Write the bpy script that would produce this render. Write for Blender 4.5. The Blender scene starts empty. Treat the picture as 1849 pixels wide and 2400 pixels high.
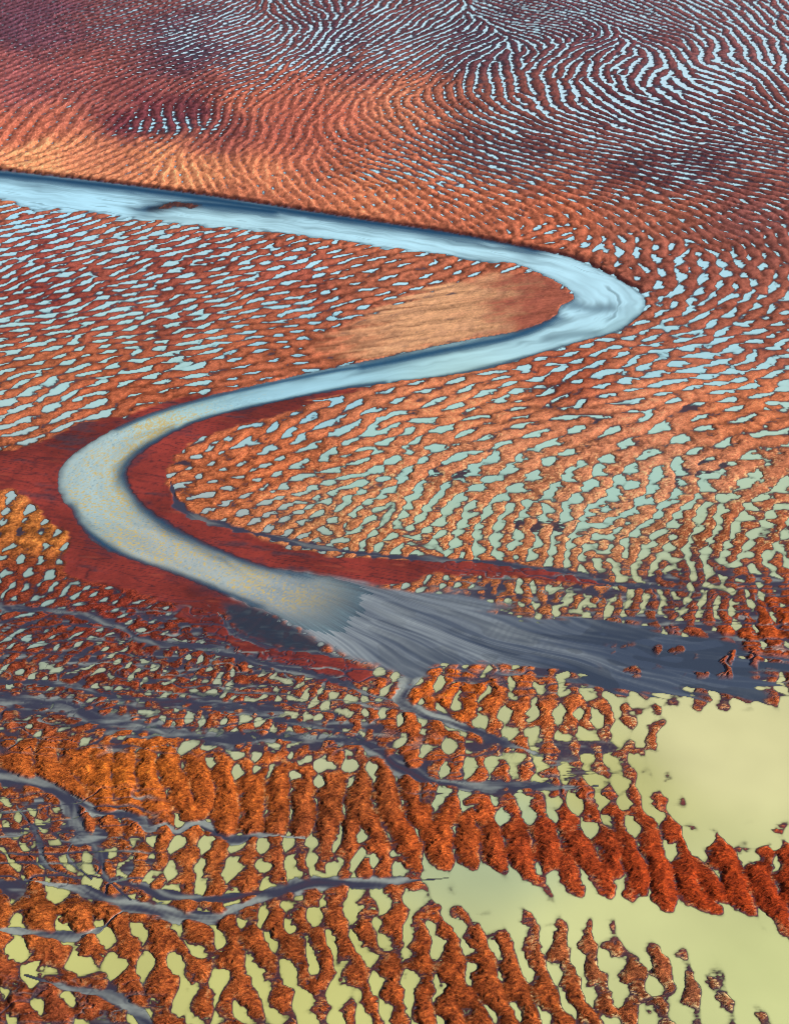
import bpy, math, time
import numpy as np

T0 = time.time()
# ------------------------------------------------------------------ camera, sky, sun, exposure
H_CAM, PITCH, F_PX = 120.0, math.radians(33.6), 3300.0      # metres, downward tilt, focal length in photo pixels
scene = bpy.context.scene
cam_data = bpy.data.cameras.new("camera")
cam = bpy.data.objects.new("camera", cam_data)
scene.collection.objects.link(cam)
cam.location = (0, 0, H_CAM)
cam.rotation_euler = (math.pi / 2 - PITCH, 0, 0)
cam_data.sensor_fit = 'VERTICAL'
cam_data.sensor_height = 24.0
cam_data.lens = 24.0 * F_PX / 2400.0
cam_data.clip_start = 1.0
cam_data.clip_end = 20000.0
scene.camera = cam

SUN_ELEV, SUN_AZ = math.radians(27), math.radians(102)       # azimuth clockwise from the view direction
world = bpy.data.worlds.new("World")
scene.world = world
world.use_nodes = True
wn = world.node_tree
sky = wn.nodes.new("ShaderNodeTexSky")
sky.sky_type = 'NISHITA'
sky.sun_disc = False
sky.sun_elevation = SUN_ELEV
sky.sun_rotation = SUN_AZ
sky.altitude = 100
sky.dust_density = 1.0
bg = wn.nodes["Background"]
bg.inputs["Strength"].default_value = 0.065
wn.links.new(sky.outputs[0], bg.inputs["Color"])

sun_data = bpy.data.lights.new("sun", 'SUN')
sun_data.energy = 4.8
sun_data.angle = math.radians(0.6)
sun_data.color = (1.0, 0.93, 0.82)
sun = bpy.data.objects.new("sun", sun_data)
scene.collection.objects.link(sun)
sun.location = (200, 300, 200)
sun.rotation_euler = (math.pi / 2 - SUN_ELEV, 0, math.pi - SUN_AZ)

scene.view_settings.view_transform = 'Standard'
scene.view_settings.look = 'None'
scene.view_settings.exposure = 0.45
scene.view_settings.gamma = 1.0
scene.view_settings.use_curve_mapping = False
scene.cycles.filter_width = 0.95
scene.cycles.max_bounces = 6
scene.cycles.transparent_max_bounces = 8
scene.cycles.caustics_reflective = False
scene.cycles.caustics_refractive = False

# ------------------------------------------------------------------ helpers
rng = np.random.default_rng(7)
f32 = np.float32
CP, SP = math.cos(PITCH), math.sin(PITCH)


def ground(px, py):
    """a point of the ground plane from where the survey photograph shows it"""
    dx = (np.asarray(px, float) - 924.5) / F_PX
    dy = (np.asarray(py, float) - 1200.0) / F_PX
    t = H_CAM / (SP + dy * CP)
    return dx * t, t * (CP - dy * SP)


PERM = rng.permutation(256).astype(np.int32)
ANG = rng.random(256) * 2 * np.pi
GX, GY = np.cos(ANG).astype(f32), np.sin(ANG).astype(f32)


def perlin(x, y, seed=0):
    x = np.asarray(x, f32) + f32(seed * 17.31 + 1000)
    y = np.asarray(y, f32) + f32(seed * 9.77 + 1000)
    ix = np.floor(x).astype(np.int32)
    iy = np.floor(y).astype(np.int32)
    fx, fy = x - ix, y - iy
    ux = fx * fx * fx * (fx * (fx * 6 - 15) + 10)
    uy = fy * fy * fy * (fy * (fy * 6 - 15) + 10)
    a0, a1 = PERM[iy & 255], PERM[(iy + 1) & 255]

    def corner(a, ox, oy):
        h = PERM[(ix + ox + a) & 255]
        return GX[h] * (fx - ox) + GY[h] * (fy - oy)
    n0 = corner(a0, 0, 0) * (1 - ux) + corner(a0, 1, 0) * ux
    n1 = corner(a1, 0, 1) * (1 - ux) + corner(a1, 1, 1) * ux
    return (n0 * (1 - uy) + n1 * uy) * 1.5


def fbm(x, y, seed=0, octaves=3):
    r, a = 0, 1.0
    for k in range(octaves):
        r = r + a * perlin(x * 2 ** k, y * 2 ** k, seed + 3 * k)
        a *= 0.5
    return r


def ss(a, b, x):
    t = np.clip((x - a) / (b - a), 0, 1)
    return t * t * (3 - 2 * t)


def blend(c, rgb, w):
    return c * (1 - w[..., None]) + np.asarray(rgb, f32) * w[..., None]


def lin(c):
    c = np.asarray(c, float) / 255.0
    return np.where(c <= 0.04045, c / 12.92, ((c + 0.055) / 1.055) ** 2.4)


def spline(pts, n=6):
    p = np.asarray(pts, float)
    p = np.vstack([2 * p[0] - p[1], p, 2 * p[-1] - p[-2]])
    out = []
    for i in range(1, len(p) - 2):
        t = np.linspace(0, 1, n, endpoint=False)[:, None]
        a, b, c, d = p[i - 1], p[i], p[i + 1], p[i + 2]
        out.append(0.5 * (2 * b + (c - a) * t + (2 * a - 5 * b + 4 * c - d) * t ** 2 + (3 * b - a - 3 * c + d) * t ** 3))
    out.append(p[-2][None])
    return np.vstack(out)


# ------------------------------------------------------------------ survey grid: finer near the viewer, coarser far away
STEP = 2.36


def spaced(lo, a, b, hi):
    """even steps between a and b, widening towards lo and hi"""
    def tail(length):
        out, p, st = [], 0.0, STEP
        while p < length:
            st = min(st * 1.09, 15.0)
            p += st
            out.append(p)
        return np.array(out)
    mid = np.arange(a, b + 1, STEP)
    return np.concatenate([(a - tail(a - lo))[::-1], mid, mid[-1] + tail(hi - b)])


PXS = spaced(-800, -50, 1900, 2650)
PYS = spaced(-330, -45, 2445, 3100)
UX, UY = (PXS - PXS[0]) / STEP, (PYS - PYS[0]) / STEP
NC, NR = len(PXS), len(PYS)
gx1, gy1 = ground(np.full(NR, 924.5 + F_PX), PYS)            # x per unit of lateral slope, and y, of each row
X = (gx1[:, None] * ((PXS - 924.5) / F_PX)[None]).astype(f32)
Y = np.repeat(gy1[:, None], NC, 1).astype(f32)
PX = np.repeat(PXS[None], NR, 0).astype(f32)
PY = np.repeat(PYS[:, None], NC, 1).astype(f32)
print("grid", NR, NC)


def warped(c, st, wx, wy):
    """as upsample, but looked up at places shifted by wx, wy photo pixels so that zones get ragged borders"""
    r = np.clip((UY[:, None] + wy / STEP) / st, 0, c.shape[0] - 1.01)
    q = np.clip((UX[None] + wx / STEP) / st, 0, c.shape[1] - 1.01)
    r0, q0 = r.astype(int), q.astype(int)
    fr, fq = (r - r0).astype(f32)[..., None], (q - q0).astype(f32)[..., None]
    a = c[r0, q0] * (1 - fq) + c[r0, q0 + 1] * fq
    b = c[r0 + 1, q0] * (1 - fq) + c[r0 + 1, q0 + 1] * fq
    return (a * (1 - fr) + b * fr).astype(f32)


def upsample(c, st):
    """bilinear from a grid that keeps every st-th row and column (c has one spare row and column)"""
    r, q = UY / st, UX / st
    r0, q0 = r.astype(int), q.astype(int)
    fr, fq = (r - r0).astype(f32)[:, None], (q - q0).astype(f32)[None]
    a = c[r0] * (1 - fr if c.ndim == 2 else (1 - fr)[..., None]) + c[r0 + 1] * (fr if c.ndim == 2 else fr[..., None])
    if c.ndim == 3:
        fq = fq[..., None]
    return (a[:, q0] * (1 - fq) + a[:, q0 + 1] * fq).astype(f32)


def coarse(st):
    py = PYS[0] + np.arange(int(UY[-1]) // st + 3) * STEP * st
    px = PXS[0] + np.arange(int(UX[-1]) // st + 3) * STEP * st
    return np.meshgrid(px, py)


def poly_ground(pts, n=6, closed=False):
    p = spline(list(pts) + [pts[0]] if closed else pts, n)
    return np.stack(ground(p[:, 0], p[:, 1]), 1)


def seg_dist(P, x, y):
    """distance to the polyline P, length along it and signed side"""
    best = np.full(x.shape, 1e9, f32)
    s_at = np.zeros(x.shape, f32)
    side = np.zeros(x.shape, f32)
    s0 = 0.0
    for a, b in zip(P[:-1], P[1:]):
        d = b - a
        L = math.hypot(*d)
        if L < 1e-6:
            continue
        ux, uy = d / L
        rx, ry = x - a[0], y - a[1]
        t = np.clip(rx * ux + ry * uy, 0, L)
        ex, ey = rx - t * ux, ry - t * uy
        q = ex * ex + ey * ey
        m = q < best
        best = np.where(m, q, best)
        s_at = np.where(m, s0 + t, s_at)
        side = np.where(m, np.sign(rx * uy - ry * ux), side)
        s0 += L
    return np.sqrt(best), s_at, side


def inside(P, x, y):
    r = np.zeros(x.shape, bool)
    for a, b in zip(P, np.roll(P, -1, 0)):
        if a[1] == b[1]:
            continue
        c = ((a[1] > y) != (b[1] > y)) & (x < (b[0] - a[0]) * (y - a[1]) / (b[1] - a[1]) + a[0])
        r ^= c
    return r


def sdf(pts, st=4, smooth=True):
    """signed distance (m, negative inside) to a closed outline"""
    P = poly_ground(pts, 6 if smooth else 1, True)
    cx, cy = coarse(st)
    gx, gy = ground(cx, cy)
    d, _, _ = seg_dist(P, gx, gy)
    return upsample(np.where(inside(P, gx, gy), -d, d), st)


def ribbon(pts, reach, st=1):
    """distance, run and side of a course on the full grid, evaluated near it only"""
    P = poly_ground(pts, 6)
    q = spline(pts, 4)
    D = np.full((NR, NC), 1e3, f32)
    S = np.zeros((NR, NC), f32)
    W = np.zeros((NR, NC), f32)
    m = reach / 0.045
    c0, c1 = np.searchsorted(PXS, [q[:, 0].min() - m, q[:, 0].max() + m])
    r0, r1 = np.searchsorted(PYS, [q[:, 1].min() - m, q[:, 1].max() + m])
    d, s, w = seg_dist(P, X[r0:r1, c0:c1], Y[r0:r1, c0:c1])
    D[r0:r1, c0:c1], S[r0:r1, c0:c1], W[r0:r1, c0:c1] = d, s, w
    return D, S, W


def idw(points, values, st=8, soft=28.0, ysc=1.7, power=2.0):
    cx, cy = coarse(st)
    num = np.zeros(cx.shape + (values.shape[1],))
    den = np.zeros(cx.shape)
    for (px, py), v in zip(points, values):
        sc = 0.55 + 0.45 * (py + 990) / 2190
        d2 = ((cx - px) / sc) ** 2 + (ysc * (cy - py) / sc) ** 2
        w = 1.0 / (d2 + soft ** 2) ** power
        den += w
        num += w[..., None] * v
    return num / den[..., None]


# ------------------------------------------------------------------ survey of the ripples: place, crest direction, wavelength (m), level
RIP = np.array([
 # far flat
 (60,40,1,-.35,3.4,1.2),(60,200,1,-.5,3.6,1.3),(200,120,1,-.35,3.4,1.2),(50,330,1,-1,4,1.4),(150,300,1,-1.1,4,1.4),
 (350,50,1,-.3,3.4,.7),(290,85,1,-.3,3.3,.55),(230,100,1,-.3,3.3,.9),(420,90,1,-.3,3.2,.15),(550,70,1,-.35,3.2,.1),(560,150,1,-.4,3,.35),
 (350,150,1,-.35,3.2,1),(350,220,1,-.5,3.2,1.3),(500,195,1,-.4,3,.9),(600,180,1,-.4,3,.5),(700,30,1,.6,3.2,.3),
 (750,100,1,-.8,3.1,.05),(900,60,1,-.6,3.1,.1),(900,120,1,-.5,3,.1),(700,140,1,-.6,3,.1),(1050,40,1,-.5,3.1,.15),(1100,100,1,-.4,3,.2),
 (1150,20,1,.3,3.1,.15),(1000,150,1,-.6,3,.3),(700,200,1,-1.1,3,1.1),(850,200,1,-.9,3,1.2),(650,250,1,-1.2,3,1.4),(800,270,1,-1.4,3,1.4),
 (450,250,1,-1.5,3,1.4),(300,250,1,-.6,3.2,1.4),(400,285,.1,1,3,.45),(330,283,.1,1,3,.5),(470,290,.1,1,3,.6),(250,270,1,-.7,3,1.3),(600,290,.1,1,3,1.3),
 (600,350,1,-.9,3,1.5),(450,340,1,-.6,3,1.4),(300,340,1,-.5,3.3,1.4),(200,375,1,-.4,3,1.6),(500,400,1,1.2,3,1.5),(600,400,1,1.2,2.8,1.5),
 (700,360,1,-1.3,3,1.4),(60,385,1,-.3,4,1.6),(1000,195,1,-.5,3,1),(1050,250,1,1,3.5,.8),(1150,185,.2,1,3.6,.4),(1250,50,1,.15,3.2,.15),(1350,50,1,.3,3.2,.1),
 (1500,60,1,.3,3.4,.05),(1700,50,.8,.5,3.6,.05),(1800,30,.6,.6,3.8,.1),(1400,108,1,-.35,3,.5),(1550,95,1,.3,3.2,.6),(1750,100,.4,1,4,.2),
 (1800,150,.2,1,4,0),(1650,130,.3,1,4,.05),(1550,130,.4,1,3.8,.1),(1450,140,1,-.8,3.6,.15),(1350,180,.3,1,3.6,.2),(1300,150,1,-.6,3.4,.3),
 (1550,180,1,-.7,4.5,-.15),(1700,180,1,.3,5,-.2),(1620,190,1,.4,5,-.3),(1300,220,.6,1,3.8,.2),(1400,230,1,.6,4,.1),(1250,250,1,.6,4,.2),
 (1500,250,1,.4,4,.1),(1600,260,1,.4,4.2,.2),(1800,220,.5,1,3.6,.6),(1750,250,1,.5,3.6,.5),(1200,300,1,.35,3.6,.3),(1050,310,1,.5,3.4,.6),
 (950,290,1,.9,3.4,.9),(1350,300,1,.28,4,.2),(1550,300,1,.35,4,.15),(1750,290,1,.4,3.8,.2),(1250,350,1,.25,3.6,.4),(1000,370,1,.35,3.4,.55),
 (850,340,1,.6,3.2,1),(850,300,1,1,3,1.2),(1450,350,1,.2,3.5,.35),(1650,350,1,.15,3.5,.4),(1800,350,1,.18,3.5,.4),(1600,410,1,.17,3.5,.35),
 (1350,400,1,.2,3.3,.45),(900,400,1,.3,3,.4),(1050,410,1,.35,3,.2),(1200,420,1,.3,3,.3),(1750,420,1,.18,3.4,.5),(800,410,1,.5,3,1),
 (1450,440,1,.25,3.2,.7),(1600,450,1,.25,3.2,.7),(1750,480,1,.3,3.2,.9),(700,430,1,.9,3,1.4),(800,450,1,1,3,1.4),(950,470,1,.8,3,1.4),
 (1100,490,1,.6,3,1.2),(1250,490,1,.5,3.2,1.3),(1400,520,1,.6,3.4,1.3),(1550,520,1,.7,3.4,1.2),(1700,530,1,.5,3.4,1.2),(1830,560,.5,.6,3.6,1.1),
 (1300,560,1,-.3,4,.6),
 # right flat
 (1420,600,.2,-1,4.2,.35),(1560,620,.05,1,4.3,.3),(1680,640,.1,1,4.4,.3),(1800,660,.2,1,4.4,.5),(1550,690,.5,-1,4,.3),(1680,700,.6,-1,4,.3),
 (1800,730,1,-.5,4,.3),(1600,760,1,-.35,3.8,.2),(1750,790,1,-.3,3.8,.1),(1500,800,1,-.25,3.6,.3),(1350,850,1,-.3,3.4,.3),(1650,850,1,-.28,4,.05),
 (1800,860,1,-.3,4,0),(1200,890,1,-.25,3.6,.3),(1450,900,1,-.25,4,.25),(1700,920,1,-.25,4.2,.25),(1100,920,1,-.35,4,.4),(1000,940,1,-.3,4,.8),
 (1150,980,1,-.3,4,.8),(1400,980,1,-.25,4.5,.85),(1700,980,1,-.2,4.5,.75),(1300,1040,1,-.4,5,.55),(1500,1040,1,-.45,5,.55),(1750,1040,1,-.5,5,.5),
 (1050,1040,1,-.5,4.2,.35),(850,1020,1,-.45,4,.15),(700,1030,1,-.6,4,.35),(600,1060,1,-.8,4,.45),(550,1120,1,-.4,3.5,.6),(750,1100,1,-.4,3.8,.2),
 (950,1120,1,-.7,4.5,.15),(1150,1130,1,-.8,4.8,.05),(1350,1130,.6,-1,5,.05),(1500,1140,.5,-1,5,-.05),(1650,1140,.6,-1,5,-.05),(1800,1150,.6,-1,5,0),
 (850,1190,1,-.5,3.8,.05),(700,1200,1,-.5,3.4,.25),(1000,1200,.8,-1,4,.05),(1200,1220,.5,-1,4.2,-.05),(1400,1210,1,-.5,3.8,0),(1600,1230,.8,-1,4,-.1),
 (1780,1240,.5,-1,4.2,-.1),(900,1260,.7,-1,3.6,.05),(1100,1280,.5,-1,3.8,0),(1300,1280,.5,-1,3.5,-.05),(1500,1290,.3,-1,3.4,-.05),(1700,1300,.1,-1,3.4,-.1),
 (1820,1320,0,1,3.6,.1),(1050,1360,.5,-1,2.6,.3),(1200,1390,.3,-1,3,.1),(1350,1400,.2,-1,3.2,0),(1500,1400,.2,-1,3,-.1),(1650,1400,.2,-1,2.6,-.1),
 (1820,1440,.2,1,3.2,1.3),(1849,1480,.2,1,3.2,1.2),(1740,1420,.2,1,3,.1),(1600,1340,.1,1,3,-.05),
 # flat inside the upper bend
 (100,550,1,-.3,3.6,.0),(300,560,1,-.3,3.6,.05),(500,600,1,-.35,3.6,.1),(700,620,1,-.35,3.8,.3),(850,640,1,-.35,4,.6),(950,620,1,-.3,4,.9),
 (100,680,1,-.3,3.4,.2),(300,680,1,-.3,3.3,.1),(500,700,1,-.3,3.4,.2),(700,720,1,-.28,3.5,.35),(800,760,1,-.25,3.5,.6),(100,780,1,-.25,3.2,.25),
 (300,790,1,-.25,3.2,.3),(500,810,1,-.25,3.5,.3),(650,830,1,-.2,3.5,.5),(100,860,1,-.3,3.4,.2),(250,870,1,-.3,3.6,.25),(450,880,1,-.3,4,.35),
 (100,920,1,-.4,3.8,.05),(200,960,1,-.4,4,.15),(350,930,1,-.3,4,.9),(50,1000,1,-.3,4,.3),(600,885,1,-.2,4,1.1),(760,835,1,-.2,4,1),
 # left of the lower river
 (60,1260,.4,-1,3.4,.4),(120,1290,.3,-1,3,.3),(30,1350,.3,-1,2.6,.1),(120,1400,1,-.5,2.4,.2),(250,1430,1,-.4,2.2,.6),(60,1480,1,-.4,2,.2),
 (200,1520,1,-.6,2,.2),(330,1560,.8,-1,2,.15),(450,1580,.8,-1,2.1,.1),(550,1600,.6,-1,2.2,.05),(700,1620,.6,-1,2.1,.0),(800,1680,.5,-1,2.2,.05),
 (450,1690,.5,-1,2.2,.05),(100,1560,.8,-.6,2.2,.1),(60,1700,1,-.3,2,.3),(250,1720,1,-.3,2,.2),(600,1700,.6,-1,2.2,.05),(350,1470,1,-.4,2.2,.6),
 # orange ridge below the creeks
 (50,1765,.15,1,3,.75),(130,1800,.2,1,3,.8),(200,1850,.3,1,3,.75),(300,1800,.1,1,3,.75),(300,1870,.35,1,3,.8),(400,1830,.2,1,3,.7),(500,1860,.2,1,3,.85),(650,1850,-.05,1,3,.75),(800,1870,0,1,2.8,.75),
 (900,1920,.2,1,3,.85),(600,1780,.1,1,2.6,.05),(750,1800,0,1,2.6,.05),(600,1910,.1,1,3,.8),(750,1930,.15,1,2.9,.75),(850,1895,.1,1,2.9,.8),
 # middle island
 (1000,1620,-.4,1,2.8,.5),(1050,1600,-.45,1,2.8,.55),(1150,1620,-.4,1,2.8,.6),(1250,1640,-.3,1,2.8,.3),(1050,1690,.5,1,2.6,.35),(1200,1700,.3,1,2.7,.25),
 (1350,1680,-.2,1,2.8,.1),(1400,1720,-.1,1,2.8,-.05),(1350,1780,0,1,2.8,-.2),(1450,1700,0,1,2.8,-.35),(1500,1800,.3,1,2.8,-.6),(1450,1850,.3,1,2.8,-.3),
 (1330,1850,.3,1,2.8,-.1),(1250,1780,.1,1,2.8,-.1),(1150,1800,.1,1,2.6,-.1),
 # long red ridge
 (1000,1950,.4,1,2.9,.9),(1050,1900,.1,1,2.9,.55),(1150,1970,.35,1,2.9,.95),(1300,1990,.4,1,2.9,1.0),(1200,1900,.2,1,2.9,.2),(1350,1910,.2,1,2.9,.05),
 (1450,2030,.5,1,3,1),(1450,1960,.3,1,3,.4),(1600,2060,.6,1,3.1,1.1),(1600,1985,.2,1,3.1,.3),(1750,2090,.7,1,3.2,1.2),(1700,2020,.3,1,3.2,.7),
 (1830,2130,.7,1,3.2,1.1),(1830,2030,.2,1,3.2,.6),(1750,1965,.2,1,3.2,-.3),
 # lower left
 (100,1950,.8,1,2,.1),(50,1900,1,.8,1.8,.15),(180,1990,.3,1,2.2,.1),(60,2020,.5,1,2.2,.2),(320,2000,-.3,1,2.8,.25),(450,2000,-.3,1,3,.05),(600,2020,0,1,3,-.1),
 (750,2010,.2,1,2.8,-.15),(400,2060,.2,1,2.8,.05),(850,2000,.1,1,2.8,.15),(120,2130,.2,1,4,.4),(190,2135,.2,1,4,.4),(100,2230,0,1,4,-.15),(30,2330,.5,1,3,.5),
 (150,2350,.5,1,3,.25),(300,2230,.4,1,3.2,-.05),(400,2210,.4,1,3.2,.25),(550,2220,.2,1,2.9,.35),(700,2230,.2,1,2.9,.4),(850,2200,.1,1,2.9,.25),
 (950,2180,.3,1,2.9,.15),(500,2330,.3,1,3.3,-.15),(650,2340,.2,1,3.1,-.05),(800,2350,.2,1,3,-.1),(950,2300,.35,1,2.9,.35),(1050,2250,.2,1,3,.35),
 (1150,2300,.5,1,3,.75),(1100,2370,.4,1,3,.6),(1250,2370,.4,1,3,.6),(1200,2230,-.1,1,3,.1),(1350,2270,.3,1,3,.05),(1350,2370,.4,1,3,.4),
 (1450,2270,.3,1,3.2,-.15),(1500,2350,.3,1,3.2,.05),(1600,2330,.3,1,3.2,-.25),(1700,2350,.2,1,3.4,-.4),(1800,2390,.2,1,3.4,-.45),(1650,2250,.2,1,3.3,-.7),
 (1050,2150,.2,1,2.9,-.2),(1150,2150,.2,1,2.9,-.3),
], float)
pts = RIP[:, :2]
ax, ay = ground(pts[:, 0] - RIP[:, 2] * 2, pts[:, 1] - RIP[:, 3] * 2)
bx, by = ground(pts[:, 0] + RIP[:, 2] * 2, pts[:, 1] + RIP[:, 3] * 2)
tx, ty = bx - ax, by - ay
nx, ny = ty, -tx
sg = np.where(nx < 0, -1, 1)
nl = np.hypot(nx, ny)
nvec = np.stack([nx * sg / nl, ny * sg / nl], 1)
dirs = idw(pts, np.hstack([nvec, RIP[:, 4:5]]), soft=40)
dirs[..., :2] /= np.hypot(dirs[..., 0], dirs[..., 1])[..., None] + 1e-9
DIRS = upsample(dirs.astype(f32), 8)
LEVEL = upsample(idw(pts, RIP[:, 5:6], soft=22)[..., 0].astype(f32), 8)
NXF, NYF, LAM = DIRS[..., 0], DIRS[..., 1], DIRS[..., 2]
LAM = LAM * (1 - .08 * ss(520, 420, PY) - .17 * ss(470, 540, PY) * ss(1180, 1060, PY) - .27 * ss(1090, 1180, PY) * ss(1480, 1440, PY) * ss(500, 700, PX) - .12 * ss(1340, 1400, PY) * ss(1760, 1720, PY) * ss(950, 850, PX)
             - .10 * ss(1960, 2000, PY) * ss(2100, 2060, PY) * ss(900, 800, PX))
print("fields", round(time.time() - T0, 1))


# ------------------------------------------------------------------ ripple trains (phasor noise on the ground plane)
def phasor(spacing, lam_mul, sigma_mul, turn, seed, align=6, jitter_ang=0.12):
    r = np.random.default_rng(seed)
    ymin, ymax = Y.min() - 6, Y.max() + 6
    xm = np.abs(X).max() + 6
    ks = np.arange(-xm, xm, spacing)
    kr = np.arange(ymin, ymax, spacing)
    KX, KY = np.meshgrid(ks, kr)
    KX = KX + r.uniform(-.45, .45, KX.shape) * spacing
    KY = KY + r.uniform(-.45, .45, KY.shape) * spacing
    # back to grid indices
    dep = KY * CP + H_CAM * SP                                    # distance along the view axis
    gpx = 924.5 + F_PX * KX / dep
    gpy = 1200 + F_PX * (H_CAM * CP - KY * SP) / dep
    ci = np.clip(np.searchsorted(PXS, gpx), 0, NC - 1)
    ri = np.clip(np.searchsorted(PYS, gpy), 0, NR - 1)
    ok = (gpx > PXS[0] - 120) & (gpx < PXS[-1] + 120)
    nX, nY, lm = NXF[ri, ci], NYF[ri, ci], LAM[ri, ci] * (lam_mul if turn == 0 else np.where(KY < 165, lam_mul * 1.25, np.where((KY > 200) & (KY < 330), lam_mul * 1.7, lam_mul))) * np.exp(r.normal(0, .13, KX.shape))
    ca, sa = math.cos(turn), math.sin(turn)
    nX, nY = nX * ca - nY * sa, nX * sa + nY * ca
    ja = r.normal(0, 1, KX.shape) * jitter_ang * np.where(KY < 165, .8, np.where(KY < 290, .9, .45))
    nX, nY = nX * np.cos(ja) - nY * np.sin(ja), nX * np.sin(ja) + nY * np.cos(ja)
    w = 2 * np.pi / lm
    kx, ky = nX * w, nY * w
    sig = lm * sigma_mul
    ph = r.uniform(0, 2 * np.pi, KX.shape)
    R = 2
    for it in range(align):
        acc = np.zeros(KX.shape, complex)
        for oy in range(-R, R + 1):
            for ox in range(-R, R + 1):
                if ox == 0 and oy == 0:
                    continue
                sh = lambda a: np.roll(a, (oy, ox), (0, 1))
                dx, dy = KX - sh(KX), KY - sh(KY)
                g = np.exp(-(dx * dx + dy * dy) / (2 * sig ** 2)) * (np.abs(dx) < 5 * spacing)
                acc += g * np.exp(1j * (sh(ph) + sh(kx) * dx + sh(ky) * dy))
        new = np.angle(acc)
        pick = r.random(KX.shape) < 0.6
        ph = np.where(pick, new, ph)
    G = np.zeros((NR, NC), np.complex64)
    rows = PYS
    rr, cc = np.nonzero(ok)
    yrow = Y[:, 0]
    for i, j in zip(rr, cc):
        s = sig[i, j]
        rad = 2.3 * s
        y0, x0 = KY[i, j], KX[i, j]
        if y0 - rad > yrow[0] or y0 + rad < yrow[-1]:
            continue
        r0 = NR - np.searchsorted(yrow[::-1], y0 + rad)
        r1 = NR - np.searchsorted(yrow[::-1], y0 - rad)
        if r1 <= r0:
            continue
        d_near = gx1[min(r1, NR - 1)]
        d_far = gx1[max(r0, 0)]
        xl, xr = x0 - rad, x0 + rad
        u0 = min(xl / d_near, xl / d_far) * F_PX + 924.5
        u1 = max(xr / d_near, xr / d_far) * F_PX + 924.5
        c0 = int(np.searchsorted(PXS, u0))
        c1 = int(np.searchsorted(PXS, u1))
        if c1 <= c0:
            continue
        dx = X[r0:r1, c0:c1] - f32(x0)
        dy = Y[r0:r1, c0:c1] - f32(y0)
        g = np.exp((dx * dx + dy * dy) * f32(-0.5 / s ** 2))
        p = dx * f32(kx[i, j]) + dy * f32(ky[i, j]) + f32(ph[i, j])
        G[r0:r1, c0:c1] += g * np.cos(p) + 1j * (g * np.sin(p))
    return G


G1 = phasor(1.8, 1.0, 0.80, 0.0, 11, align=3, jitter_ang=0.30)
print("phasor 1", round(time.time() - T0, 1))
G2 = phasor(1.9, 1.05, 0.6, math.pi / 2, 23, align=2, jitter_ang=0.5)
print("phasor 2", round(time.time() - T0, 1))

wob = fbm(X / 1.6, Y / 1.6, 40, 3)
wob2 = fbm(X / 5.0, Y / 5.0, 50, 2)
ph1 = (np.angle(G1) / (2 * np.pi) + 0.10 * wob) % 1.0
CREST = f32(0.66)
q1 = np.where(ph1 < CREST, ph1 / CREST * 0.5, 0.5 + (ph1 - CREST) / (1 - CREST) * 0.5)
mag = np.abs(G1)
rip = -np.cos(2 * np.pi * q1) * ss(0.05, 0.55, mag / np.median(mag))
body = ((rip + 1) * .5).clip(0, 1) ** .62                        # broad backs, narrow troughs
rip = 2 * body - 1
cross = np.cos(np.angle(G2) + 0.8 * wob) * ss(0.05, 0.6, np.abs(G2) / np.median(np.abs(G2)))
spur = (.30 + .62 * (1 - body)) * cross * (1 + ss(1450, 1600, PY) * (.22 - .95 * ss(.35, .7, LEVEL)) * (1 - ss(2130, 2170, PY) * ss(300, 450, PX)) - .12 * ss(2130, 2170, PY) * ss(300, 450, PX))                          # bars across the troughs part them into chains of pools
relief = rip * (1 + .35 * wob2) + spur * (1 - .35 * ss(480, 400, PY) * ss(800, 1100, PX) - .2 * ss(480, 400, PY)) + .36 * wob2 + .2 * wob - .22 + .30 * fbm(X / 3.2, Y / 3.2, 57, 2) * ss(1400, 1550, PY)
streak = perlin(X * 0.55, Y * 3.2, 60) + 0.6 * perlin(X * 1.3, Y * 7.0, 61)
stoss = ss(0.75, 0.3, q1) * ss(0.0, 0.2, q1)
relief = relief + 0.07 * streak * (0.4 + stoss)
LOW = ss(470, 540, PY) * ss(1450, 1380, PY)
AMP = 0.155 * LAM / 3.0 * (1 - .30 * LOW)
print("relief", round(time.time() - T0, 1))

# ------------------------------------------------------------------ river, bars, banks, fan, creeks, lagoons
NORTH = [(-1000,290),(-150,378),(0,398),(220,423),(440,451),(660,484),(925,525),(1057,545),(1235,580),(1339,604),(1413,636),(1468,665),(1512,699),(1503,735),
         (1450,775),(1354,803),(1255,831),(1145,864),(1035,883),(925,896),(769,919),(605,952),(495,979),(412,1012),(341,1056),(305,1089),
         (300,1122),(319,1161),(352,1194),(385,1216),(429,1244),(495,1277),(577,1310),(648,1332),(769,1351),(900,1385),(1000,1420)]
SOUTH = [(-1000,370),(-150,455),(0,467),(82,489),(220,502),(385,522),(550,536),(660,547),(770,560),(851,573),(946,588),(1020,595),(1112,612),(1200,618),
         (1255,638),(1321,671),(1345,697),(1312,718),(1304,737),(1266,757),(1211,776),(1117,792),(1035,808),(925,832),(769,864),(550,913),(385,957),
         (275,1001),(192,1051),(148,1089),(136,1128),(148,1172),(170,1199),(192,1238),(231,1277),(302,1310),(385,1337),(484,1376),(550,1403),
         (632,1436),(714,1475),(790,1512),(900,1540)]
RIVER = NORTH + SOUTH[::-1]
d_riv = sdf(RIVER)
d_riv = d_riv + 0.22 * fbm(X / 1.5, Y / 1.5, 70, 2) * ss(40, 5, np.abs(d_riv))
sb = ss(455, 475, PY - .125 * PX) * ss(640, 600, PY) * ss(1250, 1150, PX)
d_riv = d_riv + sb * (2.0 * perlin(X * .16 + Y * .1, Y * .30 - X * .18, 71) + .8 * perlin(X * .4, Y * .7 - X * .4, 72))
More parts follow.
